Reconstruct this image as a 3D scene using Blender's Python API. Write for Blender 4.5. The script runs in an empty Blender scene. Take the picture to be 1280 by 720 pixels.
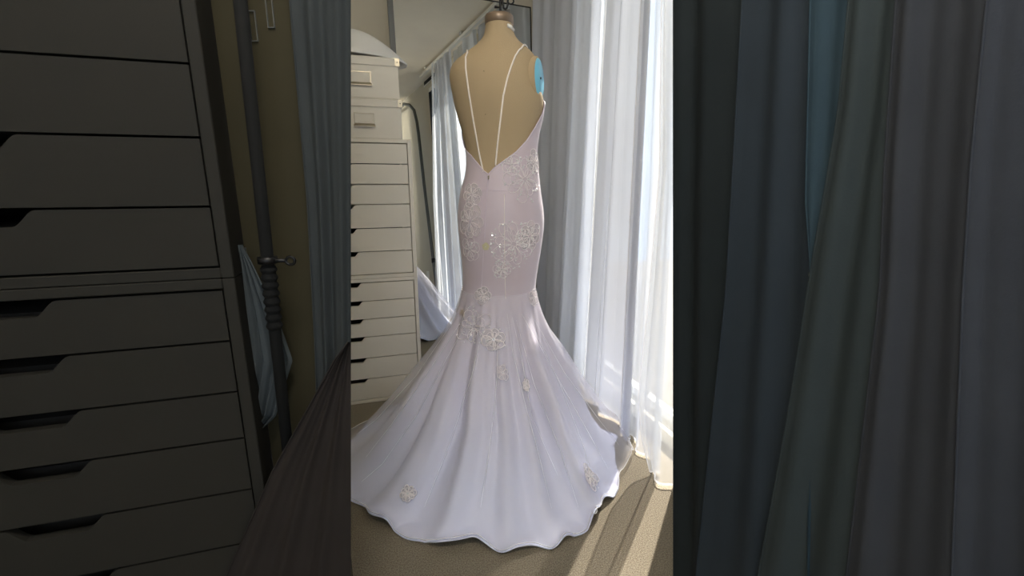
import bpy, bmesh, math, random
from mathutils import Vector, Matrix
from mathutils.bvhtree import BVHTree

random.seed(7)
PI = math.pi
scene = bpy.context.scene
col = scene.collection

# ------------------------------------------------------------------ camera
F, PITCH, YAW, EYE = 567.0, math.radians(13.1), math.radians(17.0), 1.15
cam_data = bpy.data.cameras.new('camera')
cam_data.sensor_width = 36.0
cam_data.lens = F / 1280.0 * 36.0
cam_data.clip_start = 0.02
cam = bpy.data.objects.new('camera', cam_data)
cam.location = (0, 0, EYE)
cam.rotation_euler = (PI / 2 - PITCH, 0, -YAW)
col.objects.link(cam)
scene.camera = cam

# ------------------------------------------------------------------ sky, sun, exposure
world = bpy.data.worlds.new('sky')
scene.world = world
world.use_nodes = True
bg = world.node_tree.nodes['Background']
bg.inputs['Color'].default_value = (0.80, 0.90, 1.0, 1)
bg.inputs['Strength'].default_value = 0.95
SUN_AZ, SUN_EL = math.radians(45), math.radians(40)   # towards +x +y
sd = bpy.data.lights.new('sun', 'SUN')
sd.energy = 10.0
sd.angle = math.radians(0.6)
sd.color = (1.0, 0.94, 0.84)
sun = bpy.data.objects.new('sun', sd)
to_sun = Vector((math.cos(SUN_AZ) * math.cos(SUN_EL), math.sin(SUN_AZ) * math.cos(SUN_EL), math.sin(SUN_EL)))
sun.rotation_euler = to_sun.to_track_quat('Z', 'Y').to_euler()
sun.location = (4, 5, 5)
col.objects.link(sun)
vs = scene.view_settings
vs.view_transform = 'Standard'
vs.look = 'None'
vs.gamma = 1.0
vs.use_curve_mapping = False
vs.exposure = 1.1
scene.cycles.max_bounces = 14
scene.cycles.diffuse_bounces = 7
scene.cycles.transparent_max_bounces = 40
scene.cycles.use_denoising = True

# ------------------------------------------------------------------ pixel -> place (1280x720 frame)
RT = Vector((math.cos(YAW), -math.sin(YAW), 0))
FW = Vector((math.sin(YAW), math.cos(YAW), 0))
C0 = Vector((0, 0, EYE))


def ray(x, y):
    cx, cy = (x - 640) / F, -(y - 360) / F
    return RT * cx + FW * (math.cos(PITCH) + cy * math.sin(PITCH)) + Vector((0, 0, -math.sin(PITCH) + cy * math.cos(PITCH)))


def on_plane(x, y, p, n):
    d = ray(x, y)
    return C0 + d * ((p - C0).dot(n) / d.dot(n))


def on_floor(x, y):
    return on_plane(x, y, Vector((0, 0, 0)), Vector((0, 0, 1)))


# ------------------------------------------------------------------ materials
def new_mat(name):
    m = bpy.data.materials.new(name)
    m.use_nodes = True
    nt = m.node_tree
    return m, nt, nt.nodes['Principled BSDF'], nt.nodes['Material Output']


def srgb(r, g, b):
    f = lambda c: (c / 255 / 12.92) if c / 255 <= 0.04045 else ((c / 255 + 0.055) / 1.055) ** 2.4
    return (f(r), f(g), f(b), 1)


def paint(name, rgb, rough=0.6, metal=0.0, noise=0.06, nscale=6.0, bump=0.0, bscale=200.0, spec=0.5):
    m, nt, b, out = new_mat(name)
    tc = nt.nodes.new('ShaderNodeTexCoord')
    n = nt.nodes.new('ShaderNodeTexNoise')
    n.inputs['Scale'].default_value = nscale
    n.inputs['Detail'].default_value = 5
    nt.links.new(tc.outputs['Object'], n.inputs['Vector'])
    r = nt.nodes.new('ShaderNodeValToRGB')
    lo = [max(0, c * (1 - noise)) for c in rgb[:3]] + [1]
    hi = [min(1, c * (1 + noise)) for c in rgb[:3]] + [1]
    r.color_ramp.elements[0].color = lo
    r.color_ramp.elements[1].color = hi
    r.color_ramp.elements[0].position = 0.3
    r.color_ramp.elements[1].position = 0.7
    nt.links.new(n.outputs['Fac'], r.inputs['Fac'])
    nt.links.new(r.outputs['Color'], b.inputs['Base Color'])
    b.inputs['Roughness'].default_value = rough
    b.inputs['Metallic'].default_value = metal
    b.inputs['Specular IOR Level'].default_value = spec
    if bump:
        n2 = nt.nodes.new('ShaderNodeTexNoise')
        n2.inputs['Scale'].default_value = bscale
        n2.inputs['Detail'].default_value = 3
        nt.links.new(tc.outputs['Object'], n2.inputs['Vector'])
        bp = nt.nodes.new('ShaderNodeBump')
        bp.inputs['Strength'].default_value = bump
        bp.inputs['Distance'].default_value = 0.004
        nt.links.new(n2.outputs['Fac'], bp.inputs['Height'])
        nt.links.new(bp.outputs['Normal'], b.inputs['Normal'])
    return m


def cloth(name, rgb, clear, translucent=0.5, nscale=30.0, noise=0.1):
    """woven fabric: lets `clear` of the light straight through, scatters the rest to both sides"""
    m, nt, b, out = new_mat(name)
    nt.nodes.remove(b)
    tc = nt.nodes.new('ShaderNodeTexCoord')
    n = nt.nodes.new('ShaderNodeTexNoise')
    n.inputs['Scale'].default_value = nscale
    nt.links.new(tc.outputs['Object'], n.inputs['Vector'])
    mr = nt.nodes.new('ShaderNodeMapRange')
    mr.inputs['From Min'].default_value = 0.15
    mr.inputs['From Max'].default_value = 0.85
    mr.inputs['To Min'].default_value = (1 - clear) * (1 - noise)
    mr.inputs['To Max'].default_value = min(1.0, (1 - clear) * (1 + noise))
    nt.links.new(n.outputs['Fac'], mr.inputs['Value'])
    df = nt.nodes.new('ShaderNodeBsdfDiffuse')
    tl = nt.nodes.new('ShaderNodeBsdfTranslucent')
    df.inputs['Color'].default_value = rgb
    tl.inputs['Color'].default_value = rgb
    mx = nt.nodes.new('ShaderNodeMixShader')
    mx.inputs[0].default_value = translucent
    nt.links.new(df.outputs[0], mx.inputs[1])
    nt.links.new(tl.outputs[0], mx.inputs[2])
    if clear > 0:
        tr = nt.nodes.new('ShaderNodeBsdfTransparent')
        mt = nt.nodes.new('ShaderNodeMixShader')
        nt.links.new(mr.outputs[0], mt.inputs[0])
        nt.links.new(tr.outputs[0], mt.inputs[1])
        nt.links.new(mx.outputs[0], mt.inputs[2])
        nt.links.new(mt.outputs[0], out.inputs['Surface'])
    else:
        nt.links.new(mx.outputs[0], out.inputs['Surface'])
    return m


M = {}
M['wall'] = paint('wall_paint', srgb(203, 196, 178), 0.8, noise=0.02, bump=0.15, bscale=120)
M['ceiling'] = paint('ceiling_paint', srgb(244, 236, 220), 0.9, noise=0.02)
M['trim'] = paint('trim_white', srgb(225, 224, 218), 0.5, noise=0.02)
M['laminate'] = paint('white_laminate', srgb(226, 220, 205), 0.42, noise=0.015)
M['dark'] = paint('painted_inside_shade', srgb(30, 28, 26), 0.8)  # near-black colour stands in for shade inside openings
M['boxcard'] = paint('white_card', srgb(226, 221, 208), 0.6, noise=0.015)
M['steel'] = paint('brushed_steel', srgb(176, 166, 146), 0.35, 1.0, noise=0.1)
M['black_metal'] = paint('black_metal', srgb(28, 28, 30), 0.4, 0.6)
M['rack_metal'] = paint('rack_steel', srgb(96, 100, 100), 0.4, 0.5, noise=0.05)
M['frame_grey'] = paint('frame_grey', srgb(120, 122, 122), 0.4, 0.6)
M['linen'] = paint('tan_linen', srgb(172, 152, 120), 0.85, noise=0.05, nscale=3, bump=0.3, bscale=420)
M['cap'] = paint('neck_cap', srgb(128, 110, 92), 0.4, 0.3, noise=0.15, nscale=20)
M['blue'] = paint('blue_arm_plate', srgb(110, 190, 218), 0.4, noise=0.03)
M['satin'] = paint('satin', srgb(232, 226, 238), 0.42, noise=0.015, nscale=2, spec=0.5)
M['satin'].node_tree.nodes['Principled BSDF'].inputs['Sheen Weight'].default_value = 0.25
M['mauve'] = paint('mauve_bodice', srgb(222, 210, 222), 0.5, noise=0.02, nscale=3)
nt_ = M['satin'].node_tree
b_ = nt_.nodes['Principled BSDF']
tc_ = nt_.nodes.new('ShaderNodeTexCoord')
sx_ = nt_.nodes.new('ShaderNodeSeparateXYZ')
nt_.links.new(tc_.outputs['Object'], sx_.inputs[0])
cr_ = nt_.nodes.new('ShaderNodeValToRGB')
cr_.color_ramp.elements[0].position = .12
cr_.color_ramp.elements[0].color = srgb(226, 230, 252)  # mauve fades to white; blue skylight is put into this lower colour
cr_.color_ramp.elements[1].position = .80
cr_.color_ramp.elements[1].color = srgb(201, 187, 196)
nt_.links.new(sx_.outputs['Z'], cr_.inputs['Fac'])
nt_.links.new(cr_.outputs['Color'], b_.inputs['Base Color'])
M['strap'] = paint('strap_satin', srgb(238, 230, 222), 0.45, noise=0.02)
M['tulle'] = cloth('tulle', srgb(246, 244, 250), 0.70, 0.45, nscale=3, noise=0.0)
M['tulle_hem'] = cloth('tulle_hem', srgb(250, 250, 252), 0.35, 0.4)
M['lace'] = paint('lace_thread', srgb(240, 234, 234), 0.6, noise=0.03)
M['lace_fill'] = cloth('lace_net', srgb(244, 238, 240), 0.55, 0.4)
M['yellow'] = paint('cream_petals', srgb(206, 200, 164), 0.7)
M['sequin'] = paint('sequin', srgb(252, 252, 252), 0.15, 0.25, noise=0.01, spec=.9)
M['voile'] = cloth('white_voile', srgb(224, 229, 238), 0.05, 0.08, nscale=5, noise=0.03)
M['voile_thin'] = cloth('thin_voile', srgb(226, 230, 238), 0.30, 0.08, nscale=5, noise=0.05)
M['voile_open'] = cloth('open_voile', srgb(240, 243, 248), 0.48, 0.12, nscale=5, noise=0.05)
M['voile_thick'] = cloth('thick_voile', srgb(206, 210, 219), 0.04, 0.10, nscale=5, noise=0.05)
M['blind'] = paint('blind_slat', srgb(52, 60, 70), 0.5)
M['plate'] = paint('switch_plate', srgb(238, 236, 226), 0.4, noise=0.01)
M['near_cab'] = paint('dimmed_laminate', srgb(40, 39, 36), 0.7, noise=0.03, spec=.15)  # near materials: dimming of the side strips put into the colours
M['near_board'] = paint('dimmed_board', srgb(56, 52, 38), 0.8, spec=.15, noise=0.08)
M['near_pole'] = paint('dimmed_pole', srgb(15, 16, 17), 0.85, 0.0, spec=.2)
M['near_grey'] = cloth('dimmed_chiffon', srgb(84, 88, 92), 0.0, 0.15)
M['near_net'] = cloth('dimmed_net', srgb(104, 114, 120), 0.12, 0.2)
M['near_brown'] = cloth('dimmed_brown_chiffon', srgb(66, 60, 58), 0.06, 0.15)


def carpet_mat():
    m, nt, b, out = new_mat('carpet')
    tc = nt.nodes.new('ShaderNodeTexCoord')
    n = nt.nodes.new('ShaderNodeTexNoise')
    n.inputs['Scale'].default_value = 260
    n.inputs['Detail'].default_value = 4
    nt.links.new(tc.outputs['Object'], n.inputs['Vector'])
    r = nt.nodes.new('ShaderNodeValToRGB')
    r.color_ramp.elements[0].position = 0.32
    r.color_ramp.elements[1].position = 0.68
    r.color_ramp.elements[0].color = srgb(118, 109, 94)
    r.color_ramp.elements[1].color = srgb(168, 158, 140)
    nt.links.new(n.outputs['Fac'], r.inputs['Fac'])
    n3 = nt.nodes.new('ShaderNodeTexNoise')
    n3.inputs['Scale'].default_value = 14
    nt.links.new(tc.outputs['Object'], n3.inputs['Vector'])
    mx = nt.nodes.new('ShaderNodeMix')
    mx.data_type = 'RGBA'
    mx.blend_type = 'MULTIPLY'
    mx.inputs['Factor'].default_value = 0.25
    nt.links.new(r.outputs['Color'], mx.inputs['A'])
    nt.links.new(n3.outputs['Color'], mx.inputs['B'])
    nt.links.new(r.outputs['Color'], b.inputs['Base Color'])
    b.inputs['Roughness'].default_value = 0.95
    b.inputs['Specular IOR Level'].default_value = 0.1
    n2 = nt.nodes.new('ShaderNodeTexNoise')
    n2.inputs['Scale'].default_value = 300
    n2.inputs['Detail'].default_value = 3
    nt.links.new(tc.outputs['Object'], n2.inputs['Vector'])
    bp = nt.nodes.new('ShaderNodeBump')
    bp.inputs['Strength'].default_value = 0.9
    bp.inputs['Distance'].default_value = 0.008
    nt.links.new(n2.outputs['Fac'], bp.inputs['Height'])
    nt.links.new(bp.outputs['Normal'], b.inputs['Normal'])
    return m


M['carpet'] = carpet_mat()


def mirror_mat():
    m, nt, b, out = new_mat('mirror_glass')
    b.inputs['Base Color'].default_value = (0.86, 0.88, 0.86, 1)
    b.inputs['Metallic'].default_value = 1
    b.inputs['Roughness'].default_value = 0.0
    return m


M['mirror'] = mirror_mat()


def pane_mat():
    m, nt, b, out = new_mat('window_pane')
    nt.nodes.remove(b)
    tr = nt.nodes.new('ShaderNodeBsdfTransparent')
    gl = nt.nodes.new('ShaderNodeBsdfGlossy')
    gl.inputs['Roughness'].default_value = 0.02
    mx = nt.nodes.new('ShaderNodeMixShader')
    mx.inputs[0].default_value = 0.06
    nt.links.new(tr.outputs[0], mx.inputs[1])
    nt.links.new(gl.outputs[0], mx.inputs[2])
    nt.links.new(mx.outputs[0], out.inputs['Surface'])
    return m


M['pane'] = pane_mat()


# ------------------------------------------------------------------ mesh helpers
def link(name, me, mat=None, parent=None):
    o = bpy.data.objects.new(name, me)
    col.objects.link(o)
    if mat is not None:
        me.materials.append(mat)
    if parent is not None:
        o.parent = parent
    return o


def mesh(name, verts, faces, mat=None, parent=None, smooth=False):
    me = bpy.data.meshes.new(name)
    me.from_pydata([tuple(v) for v in verts], [], faces)
    me.update()
    if smooth:
        me.polygons.foreach_set('use_smooth', [True] * len(me.polygons))
    return link(name, me, mat, parent)


class MB:
    """collects vertices and faces of one part"""

    def __init__(self):
        self.v, self.f = [], []

    def add(self, vs, fs):
        k = len(self.v)
        self.v += [tuple(v) for v in vs]
        self.f += [tuple(i + k for i in f) for f in fs]

    def box(self, x0, x1, y0, y1, z0, z1):
        self.add([(x0, y0, z0), (x1, y0, z0), (x1, y1, z0), (x0, y1, z0), (x0, y0, z1), (x1, y0, z1), (x1, y1, z1), (x0, y1, z1)],
                 [(0, 3, 2, 1), (4, 5, 6, 7), (0, 1, 5, 4), (1, 2, 6, 5), (2, 3, 7, 6), (3, 0, 4, 7)])

    def tube(self, pts, r, n=8, closed=False):
        pts = [Vector(p) for p in pts]
        rs = r if isinstance(r, (list, tuple)) else [r] * len(pts)
        L = len(pts)
        rings = []
        up = None
        for i, p in enumerate(pts):
            a = pts[(i - 1) % L] if closed else pts[max(i - 1, 0)]
            b = pts[(i + 1) % L] if closed else pts[min(i + 1, L - 1)]
            t = (b - a)
            if t.length < 1e-9:
                t = Vector((0, 0, 1))
            t.normalize()
            if up is None:
                up = Vector((0, 0, 1)) if abs(t.z) < 0.9 else Vector((1, 0, 0))
            s = t.cross(up)
            if s.length < 1e-6:
                s = t.cross(Vector((1, 0.3, 0.2)))
            s.normalize()
            up = s.cross(t).normalized()
            rings.append([p + (s * math.cos(2 * PI * k / n) + up * math.sin(2 * PI * k / n)) * rs[i] for k in range(n)])
        vs = [v for rg in rings for v in rg]
        fs = []
        for i in range(L if closed else L - 1):
            j = (i + 1) % L
            for k in range(n):
                fs.append((i * n + k, i * n + (k + 1) % n, j * n + (k + 1) % n, j * n + k))
        if not closed:
            fs.append(tuple(range(n - 1, -1, -1)))
            fs.append(tuple((L - 1) * n + k for k in range(n)))
        self.add(vs, fs)

    def build(self, name, mat, parent=None, smooth=False):
        return mesh(name, self.v, self.f, mat, parent, smooth)


def box(name, x0, x1, y0, y1, z0, z1, mat, parent=None):
    m = MB()
    m.box(x0, x1, y0, y1, z0, z1)
    return m.build(name, mat, parent)


def bevel(o, w=0.003, seg=2):
    md = o.modifiers.new('bevel', 'BEVEL')
    md.width = w
    md.segments = seg
    md.limit_method = 'ANGLE'
    return o


def empty(name, loc=(0, 0, 0), rz=0.0):
    o = bpy.data.objects.new(name, None)
    o.location = loc
    o.rotation_euler = (0, 0, rz)
    o.empty_display_size = 0.05
    col.objects.link(o)
    return o


def tag(o, label, cat, group=None):
    o['label'] = label
    o['category'] = cat
    if group:
        o['group'] = group
    return o


def struct(o):
    o['kind'] = 'structure'
    return o


# ------------------------------------------------------------------ the room
RX0, RX1, RY0, RY1, RZ = -1.9, 1.2, -1.7, 3.22, 2.5
WY0, WY1, WZ0, WZ1 = 1.22, 2.46, 0.06, 2.35          # window opening
struct(box('floor', RX0 - .1, RX1 + .12, RY0 - .1, RY1 + .1, -0.1, 0, M['carpet']))
struct(box('ceiling', RX0 - .1, RX1 + .12, RY0 - .1, RY1 + .1, RZ, RZ + .1, M['ceiling']))
struct(box('wall_back', RX0, RX1, RY1, RY1 + .1, 0, RZ, M['wall']))
struct(box('wall_left', RX0 - .1, RX0, RY0, RY1, 0, RZ, M['wall']))
m = MB()
m.box(RX1, RX1 + .12, RY0, WY0, 0, RZ)
m.box(RX1, RX1 + .12, WY1, RY1, 0, RZ)
m.box(RX1, RX1 + .12, WY0, WY1, WZ1, RZ)
m.box(RX1, RX1 + .12, WY0, WY1, 0, WZ0)
struct(m.build('wall_right', M['wall']))
m = MB()                                              # unseen rear wall; its wide window is added for fill light
m.box(RX0, -1.7, RY0 - .1, RY0, 0, RZ)
m.box(0.9, RX1, RY0 - .1, RY0, 0, RZ)
m.box(-1.7, 0.9, RY0 - .1, RY0, 2.35, RZ)
m.box(-1.7, 0.9, RY0 - .1, RY0, 0, .4)
struct(m.build('wall_rear', M['wall']))


def window(name, x0, x1, y0, y1, z0, z1, along, mull):
    """along = 'x' or 'y': the direction the window runs in"""
    w = empty(name, ((x0 + x1) / 2, (y0 + y1) / 2, z0))
    struct(w)
    t = .045
    fr = MB()
    o = Vector(w.location)

    def bx(target, a0, a1, b0, b1, c0, c1):
        if along == 'y':
            target.box(b0 - o.x, b1 - o.x, a0 - o.y, a1 - o.y, c0 - o.z, c1 - o.z)
        else:
            target.box(a0 - o.x, a1 - o.x, b0 - o.y, b1 - o.y, c0 - o.z, c1 - o.z)
    a0, a1, b0, b1 = (y0, y1, x0, x1) if along == 'y' else (x0, x1, y0, y1)
    bx(fr, a0, a0 + t, b0, b1, z0, z1)
    bx(fr, a1 - t, a1, b0, b1, z0, z1)
    bx(fr, a0 + t, a1 - t, b0, b1, z0, z0 + t)
    bx(fr, a0 + t, a1 - t, b0, b1, z1 - t, z1)
    cuts = [a0 + t] + mull + [a1 - t]
    for c in mull:
        bx(fr, c - .02, c + .02, b0, b1, z0 + t, z1 - t)
    fr.build('window_frame', M['trim'], w)
    for i in range(len(cuts) - 1):
        p = MB()
        e0 = cuts[i] + (.02 if i else 0)
        e1 = cuts[i + 1] - (.02 if i < len(cuts) - 2 else 0)
        bm_ = (b0 + b1) / 2
        bx(p, e0, e1, bm_ - .003, bm_ + .003, z0 + t, z1 - t)
        p.build('window_pane', M['pane'], w)
    return w


window('window_1', RX1 + .06, RX1 + .10, WY0, WY1, WZ0, WZ1, 'y', [1.86])
window('added_fill_window', -1.7, 0.9, RY0 - .08, RY0 - .03, .4, 2.35, 'x', [-.85, .05])  # added window behind the viewer, lets fill light in
struct(box('balcony_floor', RX1 + .12, 5.5, -3.0, 6.5, -.25, -.12, paint('weathered_deck', srgb(96, 92, 84), .8, noise=.2)))
struct(box('baseboard_back', RX0, RX1, RY1 - .015, RY1, 0, .09, M['trim']))
struct(box('baseboard_right', RX1 - .015, RX1, RY0, WY0 - .02, 0, .09, M['trim']))
m = MB()                                              # casing round the window
m.box(RX1 - .012, RX1, WY0 - .035, WY0, 0, WZ1 + .035)
m.box(RX1 - .012, RX1, WY1, WY1 + .035, 0, WZ1 + .035)
m.box(RX1 - .012, RX1, WY0, WY1, WZ1, WZ1 + .035)
struct(m.build('trim_1', M['trim']))

# added lamp, out of view, that brightens the room
lm_ = empty('added_fill_lamp', (-.05, .15, RZ))
tag(lm_, 'added unseen globe lamp for fill light, hanging on a short stem from the ceiling', 'lamp')
q_ = MB()
q_.tube([(0, 0, -.0005), (0, 0, -.02), (0, 0, -.025), (0, 0, -.085)], [.06, .06, .012, .012], 24)
q_.build('fill_lamp_base', M['trim'], lm_, True)
em, ent, eb, eo = new_mat('fill_diffuser')
eb.inputs['Emission Color'].default_value = (1.0, .95, .87, 1)
eb.inputs['Emission Strength'].default_value = 29
q_ = MB()
q_.tube([(0, 0, -.205 + .12 * math.cos(PI * (i + .25) / 16.5)) for i in range(17)], [.12 * math.sin(PI * (i + .25) / 16.5) for i in range(17)], 32)
q_.build('fill_lamp_diffuser', em, lm_, True)

# dark vertical blind slats gathered at one end of the window
vb = empty('vertical_blind', (RX1 - .045, WY0 - .02, 0))
tag(vb, 'dark vertical blind gathered at the end of the window, seen in the mirror', 'blind')
box('head_rail', -.02, .03, .004, WY1 - WY0, WZ1 - .05, WZ1 - .004, M['trim'], vb)
sl = MB()
sl.box(-.035, .03, -.0015, .0015, .09, WZ1 - .05)
slat0 = sl.build('slat', M['blind'], vb)
for k in range(9):
    s = slat0 if k == 0 else bpy.data.objects.new('slat', slat0.data)
    if k:
        col.objects.link(s)
        s.parent = vb
    s.location = (0, .012 + k * .018, 0)
    s.rotation_euler = (0, 0, math.radians(-20 + 5 * (k % 3)))

# ------------------------------------------------------------------ white drawer units
def drawer_front(w, h, th, notch_w, notch_d, mat, parent, z0, x0, y0):
    """front board with a scooped finger notch in the middle of its upper edge"""
    cx = w / 2
    pts = [(0, 0), (w, 0), (w, h)]
    n = 7
    for i in range(n + 1):                             # right shoulder of the notch, S-curve down
        t = i / n
        pts.append((cx + notch_w - t * notch_w * .45, h - notch_d * (3 * t * t - 2 * t ** 3)))
    for i in range(n, -1, -1):
        t = i / n
        pts.append((cx - notch_w + t * notch_w * .45, h - notch_d * (3 * t * t - 2 * t ** 3)))
    pts.append((0, h))
    k = len(pts)
    vs = [(x0 + a, y0, z0 + b) for a, b in pts] + [(x0 + a, y0 + th, z0 + b) for a, b in pts]
    fs = [tuple(range(k)), tuple(range(2 * k - 1, k - 1, -1))]
    fs += [(i, i + k, (i + 1) % k + k, (i + 1) % k) for i in range(k)]
    return mesh('drawer_front', vs, fs, mat, parent)


def drawer_unit(name, loc, w, depth, hs, mat, label, group=None, wall=.018, gap=.004, notch=.058, nd=.022, cap=.018):
    root = empty(name, loc)
    H = sum(hs) + 2 * cap + gap * (len(hs) + 1)
    b = MB()
    b.box(-w / 2, -w / 2 + wall, 0, depth, 0, H)
    b.box(w / 2 - wall, w / 2, 0, depth, 0, H)
    b.box(-w / 2 + wall, w / 2 - wall, 0, depth, 0, cap)
    b.box(-w / 2 + wall, w / 2 - wall, 0, depth, H - cap, H)
    b.box(-w / 2 + wall, w / 2 - wall, depth - .01, depth, cap, H - cap)
    bevel(b.build('carcass', mat, root), .0015, 1)
    z = H - cap - gap
    iw = w - 2 * wall - .006
    for h in hs:
        d = drawer_front(iw, h, .016, notch, nd, mat, root, z - h, -iw / 2, .003)
        bx_ = MB()
        bx_.box(-iw / 2 + .02, iw / 2 - .02, .06, depth - .03, z - h + .008, z - .03)
        bx_.build('drawer_box', M['dark'], d)  # unlit interior behind the notch painted dark
        z -= h + gap
    tag(root, label, 'drawer unit', group)
    return root, H


TX1, TY = 0.205, 2.354                                # right side and front of the tower
hs = [.092, .092, .092, .112, .112, .112]
TW = .67
lower, H1 = drawer_unit('drawer_unit', (TX1 - TW / 2, TY, 0), TW, .47, hs, M['laminate'],
                        'white six drawer unit standing on the carpet beside the gown', 'stacked white drawer units')
upper, H2 = drawer_unit('drawer_unit', (TX1 - TW / 2, TY, H1 + .001), TW, .47, hs, M['laminate'],
                        'white six drawer unit stacked on top, carrying two storage boxes', 'stacked white drawer units')
TT = H1 + H2 + .001


def storage_box(z, label, dx=0.0):
    w, d, h = .355, .30, .175
    root = empty('storage_box', (-.014 + dx, TY + .012 + d / 2, z))
    bevel(box('box_body', -w / 2, w / 2, -d / 2, d / 2, 0, h, M['boxcard'], root), .003)
    lid = MB()
    lw = w / 2 + .006
    lid.box(-lw, lw, -d / 2 - .006, d / 2 + .006, h, h + .005)
    for a in ((-lw, lw, -d / 2 - .006, -d / 2 - .002), (-lw, lw, d / 2 + .002, d / 2 + .006), (-lw, -lw + .004, -d / 2 - .002, d / 2 + .002), (lw - .004, lw, -d / 2 - .002, d / 2 + .002)):
        lid.box(a[0], a[1], a[2], a[3], h - .032, h)
    lo = bevel(lid.build('lid', M['boxcard'], root), .0015, 1)
    for s in (-1, 1):
        c = MB()
        yf = -d / 2 - .0075
        c.box(s * lw - .02 if s > 0 else -lw - .0015, lw + .0015 if s > 0 else -lw + .02, yf, yf + .0015, h - .030, h + .003)
        c.box(min(s * lw, s * (lw + .0015)), max(s * lw, s * (lw + .0015)), yf, yf + .02, h - .030, h + .003)
        c.build('corner_guard', M['steel'], lo)
        r_ = MB()
        r_.tube([(s * (lw - .010), yf - .001, h - .014), (s * (lw - .010), yf - .003, h - .014)], .003, 8)
        r_.build('rivet', M['black_metal'], lo)
    hold = MB()
    hx, hz, yf = .006, .085, -d / 2 - .004
    a, b_ = .046, .029
    hold.box(hx - a, hx + a, yf, yf + .004, hz + b_ - .004, hz + b_)
    hold.box(hx - a, hx - a + .004, yf, yf + .004, hz - b_, hz + b_ - .004)
    hold.box(hx + a - .004, hx + a, yf, yf + .004, hz - b_, hz + b_ - .004)
    hold.add([(hx - a, yf + .004, hz - b_), (hx + a, yf + .004, hz - b_), (hx + a + .003, yf - .014, hz - b_ - .004), (hx - a - .003, yf - .014, hz - b_ - .004),
              (hx - a, yf + .004, hz - b_ + .012), (hx + a, yf + .004, hz - b_ + .012), (hx + a + .003, yf - .014, hz - b_ - .001), (hx - a - .003, yf - .014, hz - b_ - .001)],
             [(0, 1, 2, 3), (4, 7, 6, 5), (3, 2, 6, 7), (0, 4, 5, 1), (1, 5, 6, 2), (0, 3, 7, 4)])
    ho = hold.build('label_holder', M['steel'], root)
    box('label_card', hx - a + .004, hx + a - .004, yf + .003, yf + .0038, hz - b_ + .012, hz + b_ - .004, M['boxcard'], ho)
    tag(root, label, 'box', 'white storage boxes on the drawers')
    return h + .005


zb = TT + .001
hb = storage_box(zb, 'white storage box with metal label holder standing on the drawer unit', .004)
hb2 = storage_box(zb + hb + .001, 'white storage box with metal label holder on top of another box, under a white shade')
ztop = zb + 2 * hb + .002

# white curved paper shade lying on the upper box
vs, fs = [], []
n, k = 40, 12
for layer in (0, 1):
    for j in range(k + 1):
        t = j / k
        r = .255 * t * (1 - .008 * layer)
        z = .135 * (1 - t ** 1.7) - .006 * layer
        for i in range(n):
            a = 2 * PI * i / n
            vs.append((r * math.cos(a), .62 * r * math.sin(a), z))
off = (k + 1) * n
for j in range(k):
    for i in range(n):
        i2 = (i + 1) % n
        fs.append((j * n + i, j * n + i2, (j + 1) * n + i2, (j + 1) * n + i))
        fs.append((off + j * n + i, off + (j + 1) * n + i, off + (j + 1) * n + i2, off + j * n + i2))
for i in range(n):
    i2 = (i + 1) % n
    fs.append((k * n + i, k * n + i2, off + k * n + i2, off + k * n + i))
shade = mesh('paper_shade', vs, fs, paint('white_paper', srgb(226, 226, 222), 0.7, noise=.02), None, True)
shade.location = (-.035, TY + .16, ztop + .014)
shade.rotation_euler = (0, math.radians(2), 0)
tag(shade, 'white shallow dome shaped paper shade lying on the topmost storage box', 'lampshade')

# ------------------------------------------------------------------ leaning mirror
PHI, LEAN = math.radians(7.5), math.radians(4)
MN0 = Vector((math.sin(PHI), -math.cos(PHI), 0))
MN = (MN0 * math.cos(LEAN) + Vector((0, 0, math.sin(LEAN)))).normalized()
MP = Vector((.6, 2.9, 0))
MX = Vector((math.cos(PHI), math.sin(PHI), 0))
MU = MN.cross(MX).normalized()
if MU.z < 0:
    MU = -MU


def mirror_uv(x, y):
    q = on_plane(x, y, MP, MN) - MP
    return q.dot(MX), q.dot(MU)


def reflect(x, y, p, n):
    """place seen in the mirror at a pixel, on a given plane of the room"""
    d = ray(x, y)
    q = C0 + d * ((MP - C0).dot(MN) / d.dot(MN))
    r = d - MN * (2 * d.dot(MN))
    return q + r * ((p - q).dot(n) / r.dot(n))


ma0 = mirror_uv(505, 180)[0] - .012
ma1, mh = mirror_uv(662.5, 10)
mr = empty('leaning_mirror')
mr.matrix_world = Matrix.Translation(MP) @ Matrix((MX, MN * -1, MU)).transposed().to_4x4()
box('mirror_glass', ma0, ma1, -.001, .010, .0, mh, M['mirror'], mr)
fr = MB()
fr.box(ma0 - .030, ma0, -.010, .012, 0, mh + .005)
fr.build('side_stile', M['frame_grey'], mr)
fr = MB()
fr.box(ma0, ma1 + .004, -.006, .012, mh, mh + .004)
fr.box(ma1, ma1 + .004, -.006, .012, 0, mh)
fr.build('edge_trim', M['black_metal'], mr)
tag(mr, 'tall floor mirror leaning on the back wall behind the gown', 'mirror')

# ------------------------------------------------------------------ dress form (local frame: x right of the photo, y away)
AXX, AXY = -.033, 1.77
FORM_LOC = RT * AXX + FW * AXY
LC = Vector((-AXX, -AXY, EYE))


def lray(x, y):
    cx, cy = (x - 640) / F, -(y - 360) / F
    return Vector((cx, math.cos(PITCH) + cy * math.sin(PITCH), -math.sin(PITCH) + cy * math.cos(PITCH)))


def row(y, xl, xr):
    """height, centre and half width of an outline row at the form's axis"""
    d = lray(640, y)
    t = AXY / d.y
    return EYE + t * d.z, ((xl + xr) / 2 - 640) / F * t - AXX, (xr - xl) / 2 / F * t


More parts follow.
